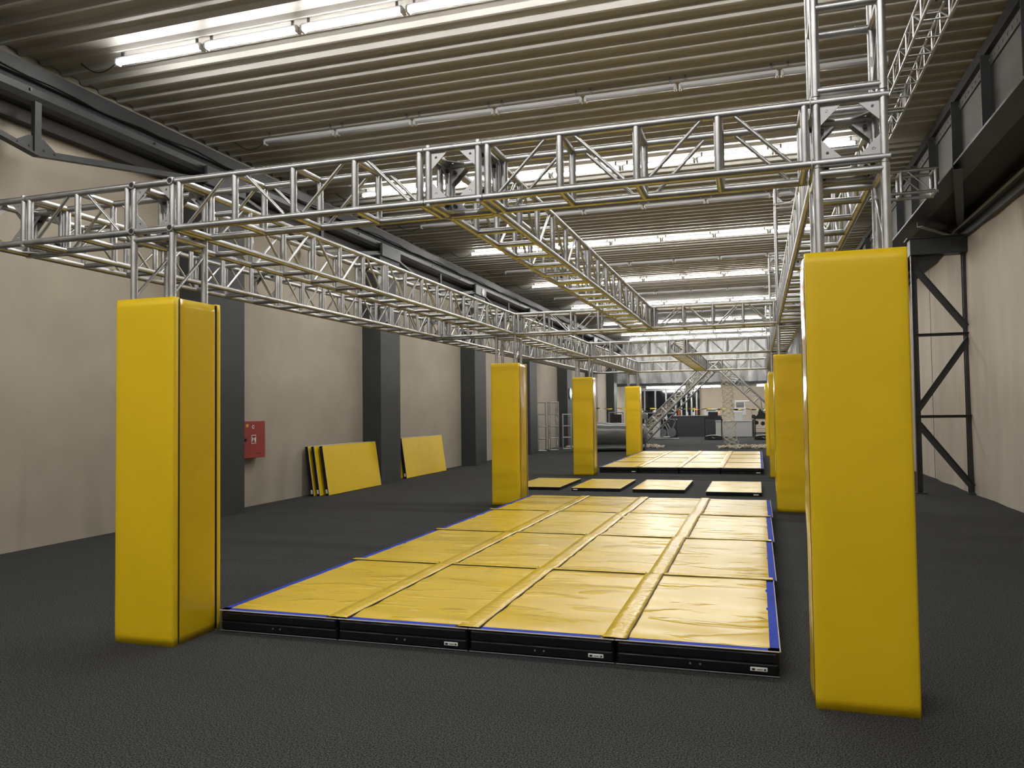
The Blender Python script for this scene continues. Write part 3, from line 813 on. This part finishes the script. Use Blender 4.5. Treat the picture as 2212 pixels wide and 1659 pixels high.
structure('wall_rear', MB().box(XL-.3, XR+.3, 56, 56.2, 0, 3.4), M['backwall'])
structure('trim_22', MB().box(XL, XR, YF+.15, 56, 3.2, 3.25), M['rearceil'])
tag(MB().box(XL+.01, XL+.03, 47.1, 49.4, 3.25, 4.4).build('blue_sheet', mat('pale_blue_sheet', (.28,.33,.38,1), .5, bump=(4,.05,2), stretch=(1,3,.4))), 'pale blue grey sheet hung at the left wall end', 'sheet')
# back glazing
t = thing('window_wall', 'dark glazed window wall with grey mullions behind the gym', 'window', (-8.4, 55.7, 0))
MB().box(0, 4.6, 0, .05, .3, 2.95).build('glass', M['glassdark'], t)
for k, x in enumerate([.35, .8, 1.55, 2.3, 2.95, 3.35, 3.7, 4.05, 4.4]):
    MB().box(x-.05, x+.05, -.08, 0, 0, 3.05).build('mullion', M['frame'], t)
MB().box(0, 4.6, -.1, .0, 2.95, 3.15).build('head_rail', M['frame'], t)
for k, (x0, x1, y) in enumerate([(-6.85, -5.6, 51), (-5.65, -4.4, 51.6), (-3.75, -2.15, 51), (-.0, 1.3, 51), (2.2, 3.4, 51)]):
    t = thing('strip_lamp', 'glowing strip lamp under the back room ceiling, %s of five' % ['leftmost', 'second from left', 'middle', 'fourth from left', 'rightmost'][k], 'lamp', (x0, y, 3.16), 'strip lamps of the back room')
    MB().box(0, x1-x0, -.05, .05, -.05, .0).build('housing', M['lampbody'], t)
    MB().tube((.03, 0, -.10), (x1-x0-.03, 0, -.10), .055, 12).build('diffuser', M['lampfar'], t, True)
for k, x in enumerate([-3.9, -3.55, -3.1]):
    pass

# ------------------------------------------------------------------ gym furniture at the far end
def treadmill(label, x, y):
    t = thing('treadmill', label, 'treadmill', (x, y, 0), 'treadmills at the far end')
    MB().cbox(-.42, .42, 0, 1.7, .06, .17, .02).build('deck', M['black'], t)
    mb = MB(); n = 12
    pts = [(-.47, .03), (-.46, .14)]+[(-.42+.84*i/n, .20+.055*math.sin(math.pi*i/n)) for i in range(n+1)]+[(.46, .14), (.47, .03)]
    mb.prism(pts, 'Y', -.25, .25); mb.build('motor_hood', M['black'], t)
    mb = MB()
    for i in range(n): mb.tube((-.40+.80*i/n, -.26, .195+.05*math.sin(math.pi*i/n)), (-.40+.80*(i+1)/n, -.26, .195+.05*math.sin(math.pi*(i+1)/n)), .014, 6)
    mb.build('hood_trim', M['whitep'], t)
    MB().box(-.08, -.01, -.262, -.25, .13, .15).build('hood_badge', M['whitep'], t); MB().box(-.03, .08, -.262, -.25, .085, .105).build('hood_badge', M['whitep'], t)
    for s in (-1, 1):
        MB().cbox(s*.42-.03, s*.42+.03, -.12, .02, .15, 1.12, .01).build('upright', M['black'], t)
        MB().path([(s*.42, -.05, 1.12), (s*.44, .2, 1.05), (s*.42, .6, .98)], .03, 8).build('handrail', M['black'], t)
    mb = MB(); pts = [(-.48, 1.02), (-.46, 1.16), (-.38, 1.24), (.38, 1.24), (.46, 1.16), (.48, 1.02), (.42, 1.02), (.38, 1.08), (-.38, 1.08), (-.42, 1.02)]
    mb.prism(pts, 'Y', -.18, .05); mb.build('console_shelf', M['black'], t)
    MB().cbox(-.26, .24, -.1, -.03, 1.2, 1.47, .02).build('screen', M['black'], t)
    MB().cyl((.30, -.1, 1.46), .03, .02, 10, 'Y').build('indicator_light', M['redled'], t)
    return t
treadmill('black treadmill with rounded hood left of the hanging net', -2.22, 42.6)
treadmill('black treadmill half hidden behind the right pad columns', .30, 42.6)
t = thing('reception_counter', 'dark grey reception counter left of the black treadmill', 'counter', (-4.95, 47.6, 0))
MB().cbox(0, 2.9, 0, .7, 0, 1.2, .01).build('front', M['dgrey'], t); MB().cbox(-.03, 2.93, -.03, .75, 1.2, 1.25, .008).build('top', M['mgrey'], t)
t = thing('side_cabinet', 'black low cabinet beside the elliptical trainer', 'cabinet', (-4.95, 44.6, 0))
MB().cbox(0, .62, 0, .5, 0, 1.05, .01).build('case', M['black'], t); MB().box(.03, .59, -.006, 0, .04, 1.0).build('door', M['dgrey'], t); MB().box(0, .62, -.01, .5, 1.05, 1.08).build('top', M['mgrey'], t)
t = thing('white_counter', 'light grey white counter between the two treadmills', 'counter', (-2.3, 46.4, 0))
MB().cbox(0, 2.0, 0, .6, 0.02, .90, .01).build('front', M['lgrey'], t); MB().cbox(-.02, 2.02, -.03, .62, .90, .94, .008).build('top', M['lgrey'], t); MB().box(.03, 1.97, .03, .5, 0, .03).build('plinth', M['dgrey'], t)
MB().box(2.03, 2.12, -.0, .6, 0, 1.0).build('end_panel', M['black'], t)
t = thing('white_cabinet', 'white slatted radiator cabinet on the light counter', 'cabinet', (-1.32, 46.7, .94))
MB().cbox(0, .5, 0, .35, 0, .52, .01).build('case', M['whitep'], t)
for k in range(5): MB().box(.05+.09*k, .10+.09*k, -.012, 0, .04, .48).build('slat', M['lgrey'], t)
t = thing('display_box', 'white box with a dark window left of the hanging net', 'display', (-3.05, 48.5, 0))
MB().cbox(0, .78, 0, .35, 1.25, 1.66, .01).build('case', M['whitep'], t); MB().box(.12, .66, -.012, 0, 1.50, 1.60).build('dark_window', M['mgrey'], t); MB().cbox(.02, .76, .02, .33, 0, 1.25, .01).build('stand', M['lgrey'], t)
t = thing('display_box', 'white box with a dark window right of the hanging net', 'display', (-1.35, 48.0, 0))
MB().cbox(0, .72, 0, .35, 1.25, 1.68, .01).build('case', M['whitep'], t); MB().box(.12, .60, -.012, 0, 1.52, 1.62).build('dark_window', M['mgrey'], t); MB().cbox(.02, .70, .02, .33, 0, 1.25, .01).build('stand', M['lgrey'], t)
t = thing('cable_machine', 'white cable machine with top bar behind the light counter', 'gym machine', (-.98, 49.0, 0))
for s in (-1, 1): MB().cbox(s*.27-.035, s*.27+.035, 0, .1, 0, 2.08, .01).build('upright', M['whitep'], t)
MB().cbox(-.31, .55, 0, .1, 2.02, 2.12, .02).build('top_beam', M['whitep'], t)
MB().box(-.22, .22, .03, .08, 1.5, 1.98).build('weight_shield', M['mgrey'], t)
MB().path([(-.6, .0, 1.8), (-.3, .0, 1.88), (.3, 0, 1.88), (.65, 0, 1.8)], .015, 6).build('pull_bar', M['frame'], t)
for k in range(6): MB().box(-.18, .18, -.02, .12, .3+.09*k, .37+.09*k).build('weight_plate', M['black'], t)
t = thing('weight_rack', 'dark rack with plates and handles at the right end', 'gym machine', (.1, 47.6, 0))
for s in (-1, 1): MB().tube((s*.4, 0, 0), (s*.4, 0, 1.5), .025, 8).build('upright', M['frame'], t)
for z in (.5, 1.0, 1.45): MB().tube((-.45, 0, z), (.45, 0, z), .02, 8).build('rail', M['frame'], t)
for k, (x, z) in enumerate([(-.3, 1.15), (0, 1.2), (.28, 1.15), (-.15, .8), (.2, .75), (.1, 1.5)]): MB().cyl((x, -.06, z), .12, .05, 16, 'Y').build('weight_plate', M['black'], t)
t = thing('elliptical_trainer', 'white and grey elliptical trainer behind the A-frame foot', 'gym machine', (-5.0, 43.6, 0))
MB().cbox(-.45, .25, -.06, .06, 0, .06, .02).build('base_bar', M['whitep'], t)
MB().prism([(-.55, .1), (-.15, .08), (-.1, .95), (-.22, 1.0), (-.5, .9)], 'Y', -.08, .08).build('body_shell', M['whitep'], t)
MB().cyl((-.0, -.05, .35), .22, .1, 24, 'Y').build('flywheel', M['mgrey'], t)
MB().path([(-.1, .12, .3), (.05, .12, .9), (.0, .12, 1.35)], .025, 8).build('moving_arm', M['frame'], t)
MB().path([(-.1, -.12, .3), (.12, -.12, .85), (.3, -.12, .5), (.3, -.12, .15)], .02, 8).build('moving_arm', M['frame'], t)
MB().cbox(.05, .4, -.2, -.08, .1, .16, .01).build('pedal', M['whitep'], t)
t = thing('exercise_bike', 'grey exercise bike right of the elliptical trainer', 'gym machine', (-4.55, 43.9, 0))
MB().cyl((0, -.04, .35), .25, .08, 24, 'Y').build('wheel', M['mgrey'], t)
MB().path([(-.3, 0, .05), (0, 0, .4), (.22, 0, .95)], .03, 8).build('frame_tube', M['frame'], t)
MB().path([(0, 0, .4), (-.25, 0, .9)], .03, 8).build('frame_tube', M['frame'], t)
MB().cbox(-.38, -.12, -.08, .08, .9, .97, .02).build('seat', M['black'], t)
MB().path([(.1, -.2, 1.05), (.22, 0, .95), (.1, .2, 1.05)], .02, 8).build('handlebar', M['black'], t)
MB().cbox(-.4, .4, -.05, .05, 0, .05, .01).build('base_bar', M['whitep'], t)
t = thing('exercise_bike', 'dark upright exercise bike beside the rear left pad column', 'gym machine', (-6.2, 43.5, 0))
MB().cyl((0, -.04, .35), .25, .08, 24, 'Y').build('wheel', M['mgrey'], t)
MB().path([(-.3, 0, .05), (0, 0, .5), (.2, 0, 1.15)], .035, 8).build('frame_tube', M['black'], t)
MB().cbox(-.3, -.05, -.1, .1, .92, 1.0, .02).build('seat', M['black'], t)
MB().cbox(.02, .4, -.15, .1, 1.1, 1.42, .03).build('console', M['mgrey'], t)
MB().cbox(-.4, .4, -.05, .05, 0, .05, .01).build('base_bar', M['black'], t)
t = thing('dumbbell_rack', 'rack of dumbbells in front of the dark glazing', 'gym machine', (-7.3, 50.5, 0))
for s in (0, 2.2): MB().box(s-.04, s+.04, 0, .4, 0, 1.45).build('upright', M['frame'], t)
for z in (.6, 1.0, 1.4):
    MB().box(0, 2.2, 0, .4, z, z+.04).build('shelf', M['frame'], t)
    for k in range(8):
        xx = .18+.26*k; mb = MB().cyl((xx, .05, z+.12), .075, .09, 12, 'Y'); mb.cyl((xx, .26, z+.12), .075, .09, 12, 'Y'); mb.cyl((xx, .14, z+.12), .02, .12, 8, 'Y')
        mb.build('dumbbell', M['whitep'] if k % 3 == 0 else M['black'], t)
for k, (x, z, hh, m_, nm) in enumerate([(-4.50, 1.25, .42, 'orange', 'orange foam roller standing on the dark counter'), (-3.42, 1.25, .44, 'orange', 'slim orange foam roller near the counter right end'), (-3.58, 1.25, .46, 'whitep', 'slim white roller beside the orange one on counter')]):
    o = MB().cyl((x, 47.85, z), .055 if k == 0 else .035, hh, 16).build('foam_roller', M[m_], smooth=False); tag(o, nm, 'roller')
for k, x in enumerate([-4.02, -3.62]):
    o = MB().cbox(x-.06, x+.07, 47.75, 47.85, 1.25, 1.45, .01).build('paper_box', M['white']); tag(o, ['white box on the dark counter nearer the left', 'white box on the dark counter nearer the right'][k], 'box')
for k, (x, z) in enumerate([(-4.55, 2.75), (-4.2, 2.7), (-3.95, 2.62), (-3.6, 2.6)]):
    t = thing('hanging_bag', 'pale hanging cylinder lamp before the glazing, %s' % ordn[k]+' from left', 'pendant', (x, 50.2, z-.2), 'pale pendants before the glazing')
    MB().cyl((0, 0, -.02), .045, .3, 14).build('shade', M['white'], t); MB().tube((0, 0, .28), (0, 0, 3.2-z+.2), .008, 5).build('cord', M['cable'], t)
# frames and machines at left by the wall
t = thing('wall_frame', 'grey metal hurdle frame standing before the far left pilaster', 'frame', (-7.5, 41.0, 0))
MB().path([(0, 0, 0), (0, 0, 1.5), (.75, 0, 1.5), (.75, 0, 0)], .03, 8).build('bar', M['frame'], t); MB().box(.1, .66, .05, .07, .2, 1.4).build('panel', M['black'], t)
t = thing('wall_frame', 'grey metal hurdle frame left of the darker one', 'frame', (-8.0-.35, 38.5, 0))
MB().path([(0, 0, 0), (0, 0, 1.5), (.7, 0, 1.5), (.7, 0, 0)], .03, 8).build('bar', M['frame'], t)
# floodlights and fan hung under the left girder
for k, (x, y, z) in enumerate([(-7.35, 31.5, 4.55), (-6.9, 38.0, 4.6)]):
    t = thing('floodlight', 'black floodlight hung high by the left wall, %s one' % ['nearer', 'farther'][k], 'floodlight', (x, y, z), 'black floodlights')
    MB().cbox(-.2, .2, -.12, .12, -.18, .18, .03).build('housing', M['black'], t); MB().cyl((-.08, -.14, .02), .07, .03, 16, 'Y').build('lens', M['white'], t); MB().cyl((.1, -.14, .02), .07, .03, 16, 'Y').build('lens', M['white'], t)
    MB().path([(-.25, 0, 0), (-.25, 0, .3), (.25, 0, .3), (.25, 0, 0)], .015, 6).build('bracket', M['frame'], t); MB().tube((XL-x, 0, .3), (0, 0, .3), .02, 6).build('arm', M['frame'], t)
t = thing('curved_rack', 'pale curved arch piece above the left beam by the wall', 'arch', (-8.0, 30.2, 4.1))
mb = MB(); mb.path([(-.45+.9*i/14, 0, .33*math.sin(math.pi*i/14)) for i in range(15)], .03, 8); mb.build('arch_bar', M['lgrey'], t)
MB().box(-.06, .06, -.05, .05, 0, .36).build('post', M['lgrey'], t); MB().box(-.6, .45, -.05, .05, -.05, .0).build('shelf', M['frame'], t)
